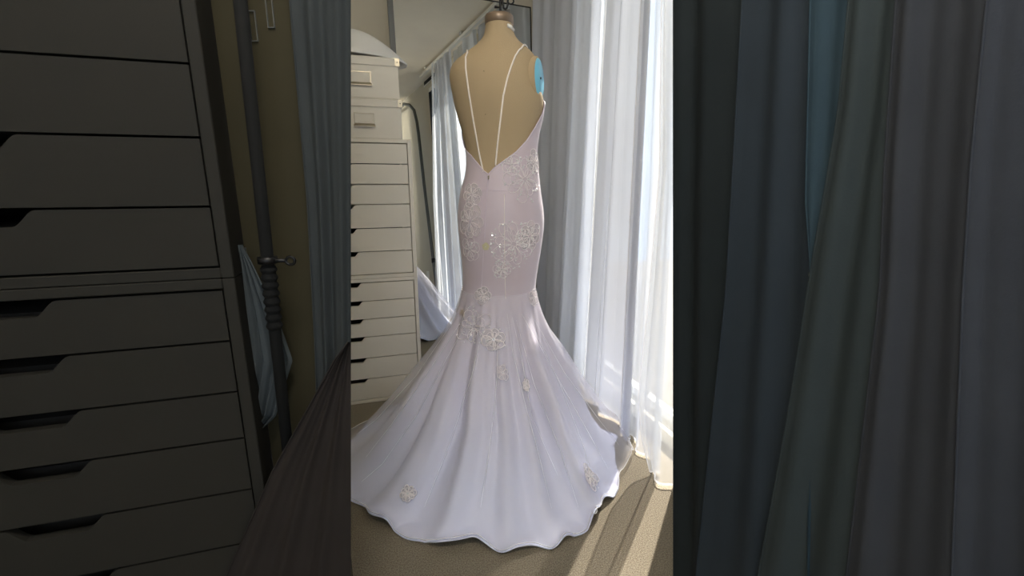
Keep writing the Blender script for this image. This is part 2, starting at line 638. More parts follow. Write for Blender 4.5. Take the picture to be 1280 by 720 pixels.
TORSO = [(27, 607, 641, .050), (36, 606.5, 641.5, .052), (46, 604, 644.5, .056), (53, 599, 650, .062), (58, 594, 656, .068),
         (64, 586, 663, .076), (70, 578, 668, .084), (77, 569.5, 671, .092), (85, 564, 672, .100), (96, 562, 673, .108), (110, 564, 675, .112),
         (121, 566, 678.5, .112), (135, 569, 679, .110), (148, 572.5, 677, .106), (163, 577, 673.5, .102), (179, 581, 671, .098), (194, 584, 670, .097),
         (217, 583, 672, .104), (240, 577, 674.5, .112), (266, 574, 678, .120), (284, 574.5, 678, .122), (308, 577, 675, .120), (333, 579.5, 671, .116),
         (351, 580, 668.5, .112), (369, 578, 668, .112), (388, 570, 671, .120)]
PROF = sorted([(*row(y, a, b), d) for y, a, b, d in TORSO])


def section(z):
    if z <= PROF[0][0]:
        return PROF[0][1:]
    if z >= PROF[-1][0]:
        return PROF[-1][1:]
    for i in range(len(PROF) - 1):
        if PROF[i][0] <= z <= PROF[i + 1][0]:
            t = (z - PROF[i][0]) / (PROF[i + 1][0] - PROF[i][0])
            p = [PROF[max(i - 1, 0)], PROF[i], PROF[i + 1], PROF[min(i + 2, len(PROF) - 1)]]
            res = []
            for c in (1, 2, 3):                         # gentle Hermite through the rows
                d1 = (p[2][c] - p[0][c]) / max(1e-6, p[2][0] - p[0][0]) * (p[2][0] - p[1][0])
                d2 = (p[3][c] - p[1][c]) / max(1e-6, p[3][0] - p[1][0]) * (p[2][0] - p[1][0])
                res.append((2 * t ** 3 - 3 * t * t + 1) * p[1][c] + (t ** 3 - 2 * t * t + t) * d1 + (-2 * t ** 3 + 3 * t * t) * p[2][c] + (t ** 3 - t * t) * d2)
            return tuple(res)


def surf(z, a, off=0.0):
    c, w, d = section(z)
    ca, sa = math.cos(a), math.sin(a)
    return Vector((c + (w + off) * ca, (d + off) * sa, z))


ZK = row(388, 570, 671)[0]
ZTOP = row(27, 607, 641)[0]
form = empty('dress_form', FORM_LOC, -YAW)
tag(form, 'tan linen dress form with blue arm plate wearing the white gown', 'dress form')
N = 96
zs = [ZK + (ZTOP - ZK) * i / 110 for i in range(111)]
vs, fs = [], []
for z in zs:
    for i in range(N):
        vs.append(surf(z, 2 * PI * i / N))
for j in range(len(zs) - 1):
    for i in range(N):
        i2 = (i + 1) % N
        fs.append((j * N + i, j * N + i2, (j + 1) * N + i2, (j + 1) * N + i))
fs.append(tuple(range(N - 1, -1, -1)))
torso = mesh('torso', vs, fs, M['linen'], form, True)
TB = BVHTree.FromPolygons([Vector(v) for v in vs], fs)
# neck cap
c, w, d = section(ZTOP)
cv, cf = [], []
prof = [(1.0, -.012), (1.06, -.010), (1.06, .012), (1.0, .018), (.55, .020), (.0001, .020)]
for sx, dz in prof:
    for i in range(40):
        a = 2 * PI * i / 40
        cv.append((c + w * sx * math.cos(a), d * sx * math.sin(a), ZTOP + dz))
for j in range(len(prof) - 1):
    for i in range(40):
        i2 = (i + 1) % 40
        cf.append((j * 40 + i, j * 40 + i2, (j + 1) * 40 + i2, (j + 1) * 40 + i))
mesh('neck_cap', cv, cf, M['cap'], form, True)


def lpt(x, y, dy=0.0):
    """pixel -> point of the vertical plane through the form's axis (+dy away)"""
    d_ = lray(x, y)
    t = (AXY + dy) / d_.y
    return LC + d_ * t


# hanger bracket on the neck
hk = MB()
hk.tube([lpt(625.5, 28), lpt(625.5, 8), lpt(624.5, -30)], .0042, 10)
hk.build('neck_rod', M['black_metal'], form, True)
hk = MB()
u_ = [lpt(628.5, -25), lpt(628.3, 5), lpt(629.5, 10), lpt(631.5, 11.5), lpt(633.5, 10), lpt(634.7, 5), lpt(634.8, -25)]
hk.tube(u_, .0038, 8)
hk.build('hanging_hook', M['black_metal'], form, True)
hk = MB()
for (qx, qy, rr) in ((638.5, 1.5, 3.6),):
    hk.tube([lpt(qx + rr * math.cos(a * PI / 10 - 2.6), qy + rr * math.sin(a * PI / 10 - 2.6)) for a in range(17)], .0028, 8)
hk.build('scroll_hook', M['black_metal'], form, True)
hk = MB()
hk.tube([lpt(618.2, 8.6), lpt(620, 8.9), lpt(624.5, 9.4)], [.0045, .004, .0025], 10)
hk.build('thumb_screw', M['black_metal'], form, True)
# metal yoke at the neck's right side
yk = MB()
yk.tube([lpt(634.5, 13, -.01), lpt(636, 20, -.012), lpt(637, 27, -.014), lpt(637.5, 31, -.016)], .0085, 12)
yk.build('yoke', M['frame_grey'], form, True)
yk = MB()
yk.tube([lpt(634.5, 31.5, -.045), lpt(638, 33.5, -.035), lpt(641.5, 38, -.015)], [.006, .007, .006], 10)
yk.build('yoke_plate', M['trim'], form, True)

# arm plate on the right shoulder
PSI = math.radians(22)
pc = lpt(674.5, 98, -.03)
pn = Vector((math.cos(PSI), -math.sin(PSI), .05)).normalized()
ps = Vector((0, 0, 1)) - pn * pn.z
ps.normalize()
pt = ps.cross(pn).normalized()


def disc(name, r1, r2, x0, x1, mat, parent, dome=0.0, n=40):
    v, f_ = [], []
    rings = [(x0, 1.0), (x1 - .004, 1.0), (x1, .94), (x1 + dome, .0001)]
    for xo, s in rings:
        for i in range(n):
            a = 2 * PI * i / n
            v.append(pc + pn * xo + (ps * math.sin(a) * r2 + pt * math.cos(a) * r1) * s)
    for j in range(3):
        for i in range(n):
            i2 = (i + 1) % n
            f_.append((j * n + i, j * n + i2, (j + 1) * n + i2, (j + 1) * n + i))
    f_.append(tuple(range(n - 1, -1, -1)))
    return mesh(name, v, f_, mat, parent, True)


disc('armhole_stub', .054, .0745, -.06, -.002, M['linen'], form)
plate = disc('arm_plate', .0475, .0675, -.006, .0015, M['blue'], form, .002)
plate['label'] = 'light blue oval arm plate'
sc_ = MB()
sc_.tube([pc + pn * .002, pc + pn * .006], .004, 10)
sc_.build('screw', M['black_metal'], plate)
# stand under the skirt
st = MB()
st.tube([(0, 0, .03), (0, 0, ZK + .02)], .018, 16)
st.build('stand_pole', M['black_metal'], form, True)
st = MB()
st.tube([(0, 0, 0), (0, 0, .012), (0, 0, .03)], [.20, .19, .05], 40)
st.build('stand_base', M['black_metal'], form, True)
# pin marks on the back
for q in ((605, 89), (607, 143)):
    h = TB.ray_cast(LC, lray(*q))
    if h[0] is not None:
        pm = MB()
        pm.tube([h[0], h[0] + h[1] * .0015], .0014, 8)
        pm.build('tack', M['black_metal'], form)

# ------------------------------------------------------------------ the gown
gown = empty('wedding_gown', FORM_LOC, -YAW)
tag(gown, 'white mermaid wedding gown with open back and long tulle train', 'dress')
NECK_PX = [(583, 186), (590, 194), (598, 204), (605, 213), (611, 218), (618, 210), (630, 201), (645, 189.5), (657, 176), (667, 160), (674, 147), (679, 131)]
NK = []
for x, y in NECK_PX:
    d = lray(x, y)
    h = TB.ray_cast(LC, d)
    if h[0] is not None:
        p = h[0]
        c, w, dd = section(p.z)
        a = math.atan2(p.y / dd, (p.x - c) / w) % (2 * PI)
        NK.append((a, p.z))
    else:
        z = row(y, x, x)[0]
        NK.append((PI * 1.01 if x < 630 else PI * 1.985, z))
NK.sort()
zf = NK[-1][1]
NK = [(0.0, zf + .01), (.5, zf + .035), (PI / 2, zf + .04), (PI - .6, zf - .03)] + [k for k in NK if PI * .99 < k[0] < PI * 2] + [(2 * PI, zf + .01)]


def lerp_table(tb, a):
    for i in range(len(tb) - 1):
        if tb[i][0] <= a <= tb[i + 1][0]:
            t = (a - tb[i][0]) / max(1e-9, tb[i + 1][0] - tb[i][0])
            return tb[i][1] + (tb[i + 1][1] - tb[i][1]) * t
    return tb[-1][1]


def hem_table(pts, extra=()):
    tb = []
    for x, y in pts:
        p = on_floor(x, y) - FORM_LOC
        lx, ly = p.dot(RT), p.dot(FW)
        tb.append((math.atan2(ly, lx) % (2 * PI), math.hypot(lx, ly)))
    tb += [(math.radians(a), r) for a, r in extra]
    tb.sort()
    tb = [(tb[-1][0] - 2 * PI, tb[-1][1])] + tb + [(tb[0][0] + 2 * PI, tb[0][1])]
    return tb


SATIN_HEM = [(494, 520), (470, 527), (455, 537), (438, 554), (420, 575), (414, 600), (425, 618), (438, 627), (457, 634), (463, 652), (484, 657), (507, 675), (530, 678), (547, 688),
             (570, 685), (593, 680), (612, 686), (630, 695), (650, 690), (670, 685), (693, 688), (708, 674), (730, 668), (746, 648), (753, 631), (767, 623), (773, 610), (768, 580), (764, 563), (772, 547), (750, 537)]
TULLE_HEM = [(532, 512), (486, 518), (438, 538), (408, 562), (402, 592), (425, 612), (440, 620), (465, 640), (507, 668), (547, 682), (593, 676), (630, 690), (670, 688), (693, 690), (725, 672), (752, 644), (768, 628), (778, 606),
             (786, 592), (790, 578), (792, 556), (784, 540), (760, 520)]
NS = 480


def smooth_ring(vals, k):
    n_ = len(vals)
    return [sum(vals[(i + j) % n_] for j in range(-k, k + 1)) / (2 * k + 1) for i in range(n_)]


def fold(a, seed, ks, amps):
    rnd = random.Random(seed)
    ph = [rnd.random() * 2 * PI for _ in ks]
    return sum(A * math.sin(k_ * a + p_ + .7 * math.sin(2 * a + p_)) for k_, A, p_ in zip(ks, amps, ph))


LIFT = .085


def skirt(hem, z0, off, power, seed, amp, rows=60, hang=.004, under=None):
    """flared skirt from the knee to the hem on the carpet; returns verts, faces, last ring"""
    R = smooth_ring([lerp_table(hem, 2 * PI * i / NS) for i in range(NS)], 2)
    v, f_ = [], []
    # where the overskirt reaches no further than the satin it simply follows the satin's folds
    part = [1.0] * NS
    if under:
        RU = smooth_ring([lerp_table(under, 2 * PI * i / NS) for i in range(NS)], 2)
        part = smooth_ring([max(0.0, min(1.0, (R[i] - RU[i]) / .10)) for i in range(NS)], 14)
    power_in = power
    for j in range(rows + 1):
        s = (j / rows) ** 1.4
        for i in range(NS):
            a = 2 * PI * i / NS
            power = 1.6 + (power_in - 1.6) * part[i]
            p0 = surf(z0 + LIFT, a, off)
            r0 = math.hypot(p0.x, p0.y)
            ap = math.atan2(p0.y, p0.x)
            r = r0 + (R[i] - r0) * s
            ang = ap + (((a - ap + PI) % (2 * PI)) - PI) * min(1, s * 2.5)
            z = z0 * (1 - s) ** power + LIFT * math.exp(-s / .05) * (1 - s)
            dz = z0 * power * max(1e-4, (1 - s)) ** (power - 1)
            nl = math.hypot(dz, R[i] - r0)
            nr, nz = dz / nl, (R[i] - r0) / nl
            env = min(1, s * 3.0) * (1 - .55 * s)
            fl = fold(a, seed, (7, 11, 16, 23, 31), (.9, .8, .7, .35, .15)) * amp * env
            if under:
                fl = fl * part[i] + fold(a, 3, (7, 11, 16, 23, 31), (.9, .8, .7, .35, .15)) * .030 * env * (1 - part[i])
            fl = fl if fl > 0 else fl * .6
            hemw = (1 + math.sin(19 * a + 3 * math.sin(3 * a + seed))) * .5 * .020 * max(0, (s - .86) / .14) ** 1.5
            v.append(((r + fl * nr) * math.cos(ang), (r + fl * nr) * math.sin(ang), max(hang + .004 * (1 - s), z + fl * nz + hang + hemw)))
    for j in range(rows):
        for i in range(NS):
            i2 = (i + 1) % NS
            f_.append((j * NS + i, (j + 1) * NS + i, (j + 1) * NS + i2, j * NS + i2))
    return v, f_


def bodice(off, z_low, rows=70):
    v, f_ = [], []
    for j in range(rows + 1):
        t = j / rows
        for i in range(NS):
            a = 2 * PI * i / NS
            zt = lerp_table(NK, a)
            z = zt + (z_low - zt) * t
            v.append(surf(z, a, off))
    for j in range(rows):
        for i in range(NS):
            i2 = (i + 1) % NS
            f_.append((j * NS + i, (j + 1) * NS + i, (j + 1) * NS + i2, j * NS + i2))
    return v, f_


bv, bf = bodice(.005, ZK + LIFT)
mesh('fitted_bodice', bv, bf, M['satin'], gown, True)
sv, sf = skirt(hem_table(SATIN_HEM), ZK, .005, 1.65, 3, .030)
mesh('satin_skirt', sv, sf, M['satin'], gown, True)
# the tulle follows the satin closely in front and stands away from it at the sides
sme = bpy.data.objects[[o.name for o in gown.children if o.name.startswith('satin_skirt')][0]].data
snorm = [Vector(v.normal) for v in sme.vertices]
own, tf = skirt(hem_table(TULLE_HEM), ZK, .0065, 1.12, 11, .020, hang=.012)
RS = smooth_ring([lerp_table(hem_table(SATIN_HEM), 2 * PI * i / NS) for i in range(NS)], 2)
RTU = smooth_ring([lerp_table(hem_table(TULLE_HEM), 2 * PI * i / NS) for i in range(NS)], 2)
part = smooth_ring([max(0.0, min(1.0, (RTU[i] - RS[i] - .015) / .07)) for i in range(NS)], 10)
tv = []
for k_, p in enumerate(sv):
    a_ = k_ % NS
    nn = snorm[k_]
    if nn.z * .6 + (nn.x * p[0] + nn.y * p[1]) / max(.01, math.hypot(p[0], p[1])) < 0:
        nn = -nn
    off_ = .0015 + .0065 * min(1.0, (k_ // NS) / 25)
    hug = Vector(p) + nn * off_
    q = hug.lerp(Vector(own[k_]), part[a_])
    d_ = (q - Vector(p)).dot(nn)
    if d_ < off_:
        q = q + nn * (off_ - d_)
    tv.append((q.x, q.y, max(q.z, .006)))
mesh('tulle_overskirt', tv, tf, M['tulle'], gown, True)
# rolled hems
hm = MB()
hm.tube([Vector(p) for p in tv[-NS:]], .0016, 5, True)
hm.build('tulle_hem', M['tulle_hem'], gown, True)
hm = MB()
hm.tube([Vector(p) for p in sv[-NS:]], .0022, 6, True)
hm.build('satin_hem', M['satin'], gown, True)
# neckline piping
hm = MB()
hm.tube([Vector(p) for p in bv[:NS]], .0022, 6, True)
hm.build('neckline_piping', M['mauve'], gown, True)

k0 = len(bv)
GB = BVHTree.FromPolygons([Vector(p) for p in bv] + [Vector(p) for p in tv], bf + [tuple(i + k0 for i in f_) for f_ in tf])
SB = BVHTree.FromPolygons([Vector(p) for p in bv] + [Vector(p) for p in sv], bf + [tuple(i + k0 for i in f_) for f_ in sf])


def hit(bvh, x, y):
    h_ = bvh.ray_cast(LC, lray(x, y))
    return h_


def along(bvh, pts, lift=.0025, n_=10):
    out = []
    for i in range(len(pts) - 1):
        for j in range(n_):
            t = j / n_
            h_ = hit(bvh, pts[i][0] * (1 - t) + pts[i + 1][0] * t, pts[i][1] * (1 - t) + pts[i + 1][1] * t)
            if h_[0] is not None:
                nn = h_[1] if h_[1].dot(LC - h_[0]) > 0 else -h_[1]
                out.append(h_[0] + nn * lift)
    return out


# gathered pleats of the tulle
for pts in ([(592, 392), (560, 445), (520, 520), (478, 580), (450, 604)], [(573, 393), (520, 470), (470, 525), (444, 545)], [(634, 392), (641, 440), (655, 500), (676, 580), (690, 640)],
            [(640, 396), (652, 450), (664, 520), (700, 600)], [(652, 392), (690, 460), (735, 540), (762, 590)], [(668, 400), (705, 465), (745, 520), (776, 560)], [(622, 400), (622, 470), (612, 560), (600, 640)],
            [(606, 400), (590, 470), (560, 560), (528, 640)], [(583, 392), (545, 450), (490, 530), (455, 575)], [(660, 396), (700, 480), (730, 560), (745, 620)], [(645, 400), (668, 480), (700, 560), (725, 640)]):
    p_ = along(GB, pts, .0015, 14)
    if len(p_) > 6:
        s_ = MB()
        s_.tube(p_, [.0002 + (.0003 + .0011 * abs(math.sin(i * .13 + pts[0][0]))) * math.sin(PI * i / (len(p_) - 1)) for i in range(len(p_))], 5)
        s_.build('tulle_pleat', M['tulle_hem'], gown, True)
# spaghetti straps lie on the form's bare back
for pts in ([(604.5, 215), (600, 195), (592, 150), (586, 112), (582.5, 85), (582.5, 72), (585, 66)],
            [(619.5, 207), (622, 180), (625.5, 150), (629, 120), (634, 98), (638.5, 84), (644, 70), (649, 62.5), (652, 60.5)]):
    p_ = along(TB, pts, .0025)
    q = p_[-1]
    for k_ in range(1, 9):                             # over the shoulder to the front
        r_ = TB.find_nearest(q + Vector((.002 if pts[0][0] < 610 else -.001, .014, -.002 * k_ + .004)))
        q = r_[0] + (r_[1] if r_[1].z > -.2 else -r_[1]) * .0025
        p_.append(q)
    s_ = MB()
    s_.tube(p_, .0030, 8)
    s_.build('shoulder_strap', M['strap'], gown, True)
# seams and zip
for pts, r_ in (([(610.5, 221), (608, 250), (606, 290), (603.5, 330), (601, 375)], .0009), ([(630.5, 243), (630.5, 285), (630.8, 330), (632, 378)], .0012),
                ([(585, 238), (607, 238)], .0007), ([(607, 237), (632, 238), (672, 236)], .0007)):
    p_ = along(GB, pts, .0005)
    if len(p_) > 3:
        s_ = MB()
        s_.tube(p_, r_, 6)
        s_.build('seam', M['strap'] if r_ > .001 else M['mauve'], gown, True)
h_ = hit(GB, 611, 220)
if h_[0] is not None:
    s_ = MB()
    s_.tube([h_[0] + h_[1] * .003, h_[0] + h_[1] * .005 + Vector((0, -.002, -.012))], [.003, .002], 8)
    s_.build('zip_pull', M['steel'], gown, True)


# lace flowers: petals outlined in cord over fine net, snapped to the cloth
def flower(px, py, rad, petals, rot, bvh, name='lace_flower', cord=.0009, squash=1.0, plen=None, fill=True, seq=0, fillmat='lace_fill', cordmat='lace', inner=True, seq_r=.0028):
    h_ = hit(bvh, px, py)
    if h_[0] is None:
        return
    o = h_[0]
    nn = h_[1] if h_[1].dot(LC - o) > 0 else -h_[1]
    e1 = Vector((1, 0, 0)) - nn * nn.x
    e1.normalize()
    e2 = nn.cross(e1)
    rnd = random.Random(int(px * 7 + py))

    def snap(a_, b_, lift):
        q = o + e1 * a_ + e2 * b_ * squash
        r_ = bvh.find_nearest(q)
        n2 = r_[1] if r_[1].dot(nn) > 0 else -r_[1]
        return r_[0] + n2 * lift
    cords = MB()
    fills = MB()
    sq = MB()
    for k_ in range(petals):
        th = rot + 2 * PI * k_ / petals + rnd.uniform(-.12, .12)
        L = rad * (plen[k_ % len(plen)] if plen else rnd.uniform(.85, 1.1))
        W = L * math.tan(PI / petals) * rnd.uniform(.75, .95) if petals > 3 else L * .5
        W = min(W, L * .55)
        ca, sa = math.cos(th), math.sin(th)
        loop = []
        for i in range(14):
            t = 2 * PI * i / 14
            rr = L * (.56 - .44 * math.cos(t))
            ww = W * math.sin(t) * (.55 + .45 * (rr / L))
            loop.append((rr * ca - ww * sa, rr * sa + ww * ca))
        P_ = [snap(a_, b_, .0028) for a_, b_ in loop]
        cords.tube(P_, cord, 5, True)
        if inner:
            for sc in (.62,):
                P2 = [snap((a_ - ca * L * .1) * sc + ca * L * .1, (b_ - sa * L * .1) * sc + sa * L * .1, .0026) for a_, b_ in loop]
                cords.tube(P2, cord * .75, 4, True)
        if fill:
            cen = snap(ca * L * .55, sa * L * .55, .0022)
            P3 = [snap(a_, b_, .0020) for a_, b_ in loop]
            fills.add([cen] + P3, [(0, 1 + i, 1 + (i + 1) % 14) for i in range(14)])
    for i in range(seq):
        a_, rr = rnd.uniform(0, 2 * PI), rad * math.sqrt(rnd.uniform(.02, 1.1))
        q = snap(rr * math.cos(a_), rr * math.sin(a_), .0032)
        s_ = seq_r * rnd.uniform(.7, 1.25)
        tl = Vector((rnd.uniform(-1, 1), rnd.uniform(-1, 0), rnd.uniform(-1, 1))).normalized() * .5 + nn
        tl.normalize()
        t1 = tl.orthogonal().normalized()
        t2 = tl.cross(t1)
        sq.add([q + (t1 * math.cos(b_) + t2 * math.sin(b_)) * s_ for b_ in [PI / 3 * m_ for m_ in range(6)]] + [q + tl * s_ * .5],
               [(m_, (m_ + 1) % 6, 6) for m_ in range(6)] + [(5, 4, 3, 2, 1, 0)])
    # seed beads in the middle
    for i in range(5):
        a_ = 2 * PI * i / 5
        q = snap(rad * .08 * math.cos(a_), rad * .08 * math.sin(a_), .003)
        sq.tube([q - nn * .001, q + nn * .0016], cord * 1.3, 6)
    ob = cords.build(name, M[cordmat], gown, True)
    if fill:
        fills.build('petal_net', M[fillmat], ob, True)
    if sq.v:
        s2 = sq.build('sequins', M['sequin'], ob)
        s2['kind'] = 'stuff'
    return ob


flower(656, 224, .082, 9, .3, GB, plen=[1.0, .8, .9, .7, 1.1, .95, 1.05, .75, .85], seq=60, fill=False)
flower(668, 203, .045, 7, .1, GB, seq=14)
flower(640, 206, .040, 5, 2.3, GB, seq=18, fill=False)
flower(590, 243, .048, 6, .2, GB, seq=8)
flower(588, 277, .060, 7, .9, GB, squash=1.1, seq=10, inner=True)
flower(588, 312, .045, 6, .4, GB, seq=22, fill=False)
flower(642, 305, .088, 9, .15, GB, plen=[1.0, .75, .9, 1.0, .8], seq=130, fill=False)
flower(662, 295, .055, 7, .5, GB, seq=10)
flower(627, 337, .036, 6, .8, GB, seq=40, fill=False)
flower(607.5, 308, .014, 5, .3, GB, name='cream_flower', fillmat='yellow', cordmat='yellow', inner=False, cord=.001)
flower(604, 369, .035, 6, .1, GB, seq=12)
flower(667, 372, .034, 6, .6, GB, seq=6)
flower(593, 408, .075, 8, .5, GB, plen=[1.1, .8, .9, .7], seq=45, fill=False)
flower(617, 424, .045, 6, .2, GB, seq=8, cord=.0016)
flower(628, 466, .030, 6, .4, GB, inner=False)
flower(657, 482, .024, 7, .1, GB, cord=.002, seq=4)
flower(510, 617, .030, 8, .2, GB, cord=.002, seq=6)
flower(737, 596, .050, 7, .4, GB, cord=.0018, squash=1.0, plen=[1.2, .8, 1.0, .75, 1.1], seq=6)

# ------------------------------------------------------------------ sheer curtains at the window
def curtain(name, mat, label, group, edge0, edge1, zt, zb_, waves, amp, seed, ns=160, nt=60, flare=1.5, hem_cord=True, sharp=.1):
    """edge0/edge1: lists of (z, x, y) down the two side edges; the cloth hangs in folds between them"""
    rnd = random.Random(seed)
    ph = [rnd.random() * 2 * PI for _ in range(4)]

    def at(edge, z):
        e = sorted(edge)
        if z <= e[0][0]:
            return Vector((e[0][1], e[0][2], z))
        for i in range(len(e) - 1):
            if e[i][0] <= z <= e[i + 1][0]:
                t = (z - e[i][0]) / (e[i + 1][0] - e[i][0])
                return Vector((e[i][1] + (e[i + 1][1] - e[i][1]) * t, e[i][2] + (e[i + 1][2] - e[i][2]) * t, z))
        return Vector((e[-1][1], e[-1][2], z))
    v, f_ = [], []
    for j in range(nt + 1):
        t = j / nt
        z = zt + (zb_ - zt) * t
        A_, B_ = at(edge0, z), at(edge1, z)
        d_ = B_ - A_
        nrm = Vector((d_.y, -d_.x, 0))
        if nrm.length > 1e-6:
            nrm.normalize()
        for i in range(ns + 1):
            s = i / ns
            s2 = s + .035 * math.sin(2 * PI * s * 1.7 + ph[3] + t) * s * (1 - s) * 4
            w1 = math.sin(2 * PI * waves * s2 + ph[0] + .8 * math.sin(2 * PI * s2 * 1.3 + ph[1]) + t * .5)
            w1 = (1 - sharp) * w1 + sharp * (abs(w1) ** .5 * (1 if w1 > 0 else -1))
            w2 = math.sin(2 * PI * waves * 2.3 * s + ph[2] - t * .9)
            w = (w1 + .14 * w2) * amp * (.55 + (flare - .55) * t)
            v.append(A_ + d_ * s + nrm * w)
    for j in range(nt):
        for i in range(ns):
            k_ = j * (ns + 1) + i
            f_.append((k_, k_ + 1, k_ + ns + 2, k_ + ns + 1))
    o = mesh(name, v, f_, mat, None, True)
    tag(o, label, 'curtain', group)
    if hem_cord:
        h2 = MB()
        h2.tube([v[nt * (ns + 1) + i] for i in range(ns + 1)], .0035, 5)
        h2.build('hem', M['tulle_hem'], o, True)
        h2 = MB()
        h2.tube([v[j * (ns + 1)] for j in range(nt + 1)], .0025, 5)
        h2.build('side_hem', M['tulle_hem'], o, True)
    return o


CG = 'sheer curtains along the window'
CX = 1.09
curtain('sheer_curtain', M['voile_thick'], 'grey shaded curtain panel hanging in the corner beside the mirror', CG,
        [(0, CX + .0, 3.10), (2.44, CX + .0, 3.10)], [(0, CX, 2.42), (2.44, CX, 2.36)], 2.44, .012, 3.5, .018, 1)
curtain('sheer_curtain', M['voile'], 'white curtain panel hanging next to the grey corner panel', CG,
        [(0, CX - .01, 2.46), (2.44, CX - .01, 2.36)], [(0, CX - .02, 2.17), (2.44, CX - .02, 2.12)], 2.44, .012, 1.6, .020, 2)
curtain('sheer_curtain', M['voile_open'], 'bright narrow strip of thin curtain between two denser white panels', CG,
        [(0, CX - .00, 2.24), (2.44, CX + .01, 2.20)], [(0, CX - .02, 1.94), (2.44, CX + .01, 1.90)], 2.44, .012, 2, .012, 8)
curtain('sheer_curtain', M['voile_thick'], 'white curtain panel hanging in soft folds in the middle of the window', CG,
        [(0, CX - .02, 2.06), (2.44, CX - .04, 1.97)], [(0, CX - .03, 1.60), (2.44, CX - .04, 1.66)], 2.44, .012, 2.2, .018, 3)
curtain('sheer_curtain', M['voile_thin'], 'thin white curtain panel at the end of the window away from the corner', CG,
        [(0, CX - .03, 1.68), (2.44, CX - .03, 1.74)], [(0, CX - .04, 1.36), (1.15, CX - .04, 1.42), (2.44, CX - .04, 1.60)], 2.44, .012, 2, .016, 4)
curtain('sheer_curtain', M['voile_open'], 'loose transparent curtain edge swept forward onto the carpet', CG,
        [(.006, .99, 1.37), (.12, .99, 1.45), (.30, .99, 1.49), (.7, .995, 1.47), (1.2, 1.0, 1.46), (2.44, 1.02, 1.62)],
        [(.006, 1.06, 1.20), (.6, 1.05, 1.30), (1.15, 1.04, 1.39), (2.44, 1.03, 1.58)], 2.44, .014, 1.5, .016, 5)
# curtain rail on the ceiling
rail = empty('curtain_rail', (CX - .02, 2.15, 0))
tag(rail, 'white curtain rail fixed under the ceiling above the window curtains', 'curtain rail')
rr = MB()
rr.box(-.015, .015, -.98, .98, 2.452, 2.478)
bevel(rr.build('track', M['trim'], rail), .003)
for yy in (-.8, 0, .8):
    box('bracket', -.02, .02, yy - .02, yy + .02, 2.478, 2.4995, M['trim'], rail)

# ------------------------------------------------------------------ things behind, seen in the mirror only
PXW = Vector((RX1 - .005, 0, 0))
XN = Vector((1, 0, 0))
for (q, lab) in (((543, 250), 'white light switch plate on the wall, seen in the mirror'), ((535, 345), 'white wall socket plate near the floor, seen in the mirror')):
    p = reflect(*q, PXW, XN)
    sp = empty('switch_plate' if 'switch' in lab else 'wall_socket', (RX1, p.y, p.z))
    tag(sp, lab, 'switch' if 'switch' in lab else 'socket')
    bevel(box('plate', -.006, -.0002, -.036, .036, -.058, .058, M['plate'], sp), .002)
    if 'switch' in lab:
        box('rocker', -.009, -.006, -.012, .012, -.028, .028, M['trim'], sp)
    else:
        for dz in (-.022, .022):
            box('outlet', -.008, -.006, -.015, .015, dz - .012, dz + .012, M['trim'], sp)
# air vent on the wall under the ceiling
p1 = reflect(530, 107, PXW, XN)
p2 = reflect(547, 87, PXW, XN)
av = empty('air_vent', (RX1, (p1.y + p2.y) / 2, (p1.z + p2.z) / 2))
tag(av, 'narrow air vent high on the wall beside the window, seen in the mirror', 'vent')
hl = abs(p2.y - p1.y) / 2
fr = MB()
fr.box(-.012, -.0002, -hl, hl, -.035, -.025)
fr.box(-.012, -.0002, -hl, hl, .025, .035)
fr.build('vent_frame', M['trim'], av)
box('slot', -.004, -.0002, -hl, hl, -.025, .025, M['dark'], av)
# garment rack
RP = Vector((1.12, 0, 0))
pts = [reflect(x, y, RP, XN) for x, y in ((505, 130), (512, 131.5), (517.5, 138), (521, 152), (523, 166), (530, 230), (541.5, 325), (550, 394))]
rk = empty('garment_rack', (1.12, pts[-1].y, 0))
tag(rk, 'grey metal garment rack with rounded corner, seen in the mirror', 'clothes rack')
o0 = Vector(rk.location)
foot = Vector((1.12, pts[-1].y + (pts[-1].y - pts[-2].y) / max(1e-3, pts[-2].z - pts[-1].z) * (pts[-1].z), .02))
lead = pts[0] + (pts[0] - pts[1]).normalized() * .5
lead.z = pts[0].z
tb = MB()
allp = [lead] + pts + [foot]
tb.tube([p - o0 for p in allp], .017, 10)
tb.build('upright_tube', M['rack_metal'], rk, True)
tb = MB()
tb.tube([Vector((0, foot.y - o0.y, .015)), Vector((0, foot.y - o0.y - .5, .015))], .013, 10)
tb.build('foot_bar', M['rack_metal'], rk, True)
tb = MB()
pk = pts[6] - o0
tb.tube([pk + Vector((0, 0, -.03)), pk + Vector((0, 0, .02))], .02, 12)
tb.build('clamp_collar', M['black_metal'], rk, True)
tb = MB()
tb.tube([pk + Vector((0, .02, 0)), pk + Vector((0, .06, .005))], .005, 8)
tb.tube([pk + Vector((0, .075 + .012 * math.cos(a), .006 + .012 * math.sin(a))) for a in [2 * PI * i / 12 for i in range(12)]], .004, 6, True)
tb.build('clamp_ring', M['black_metal'], rk, True)

# ------------------------------------------------------------------ added near furniture; the side strips' dimming is put into its colours

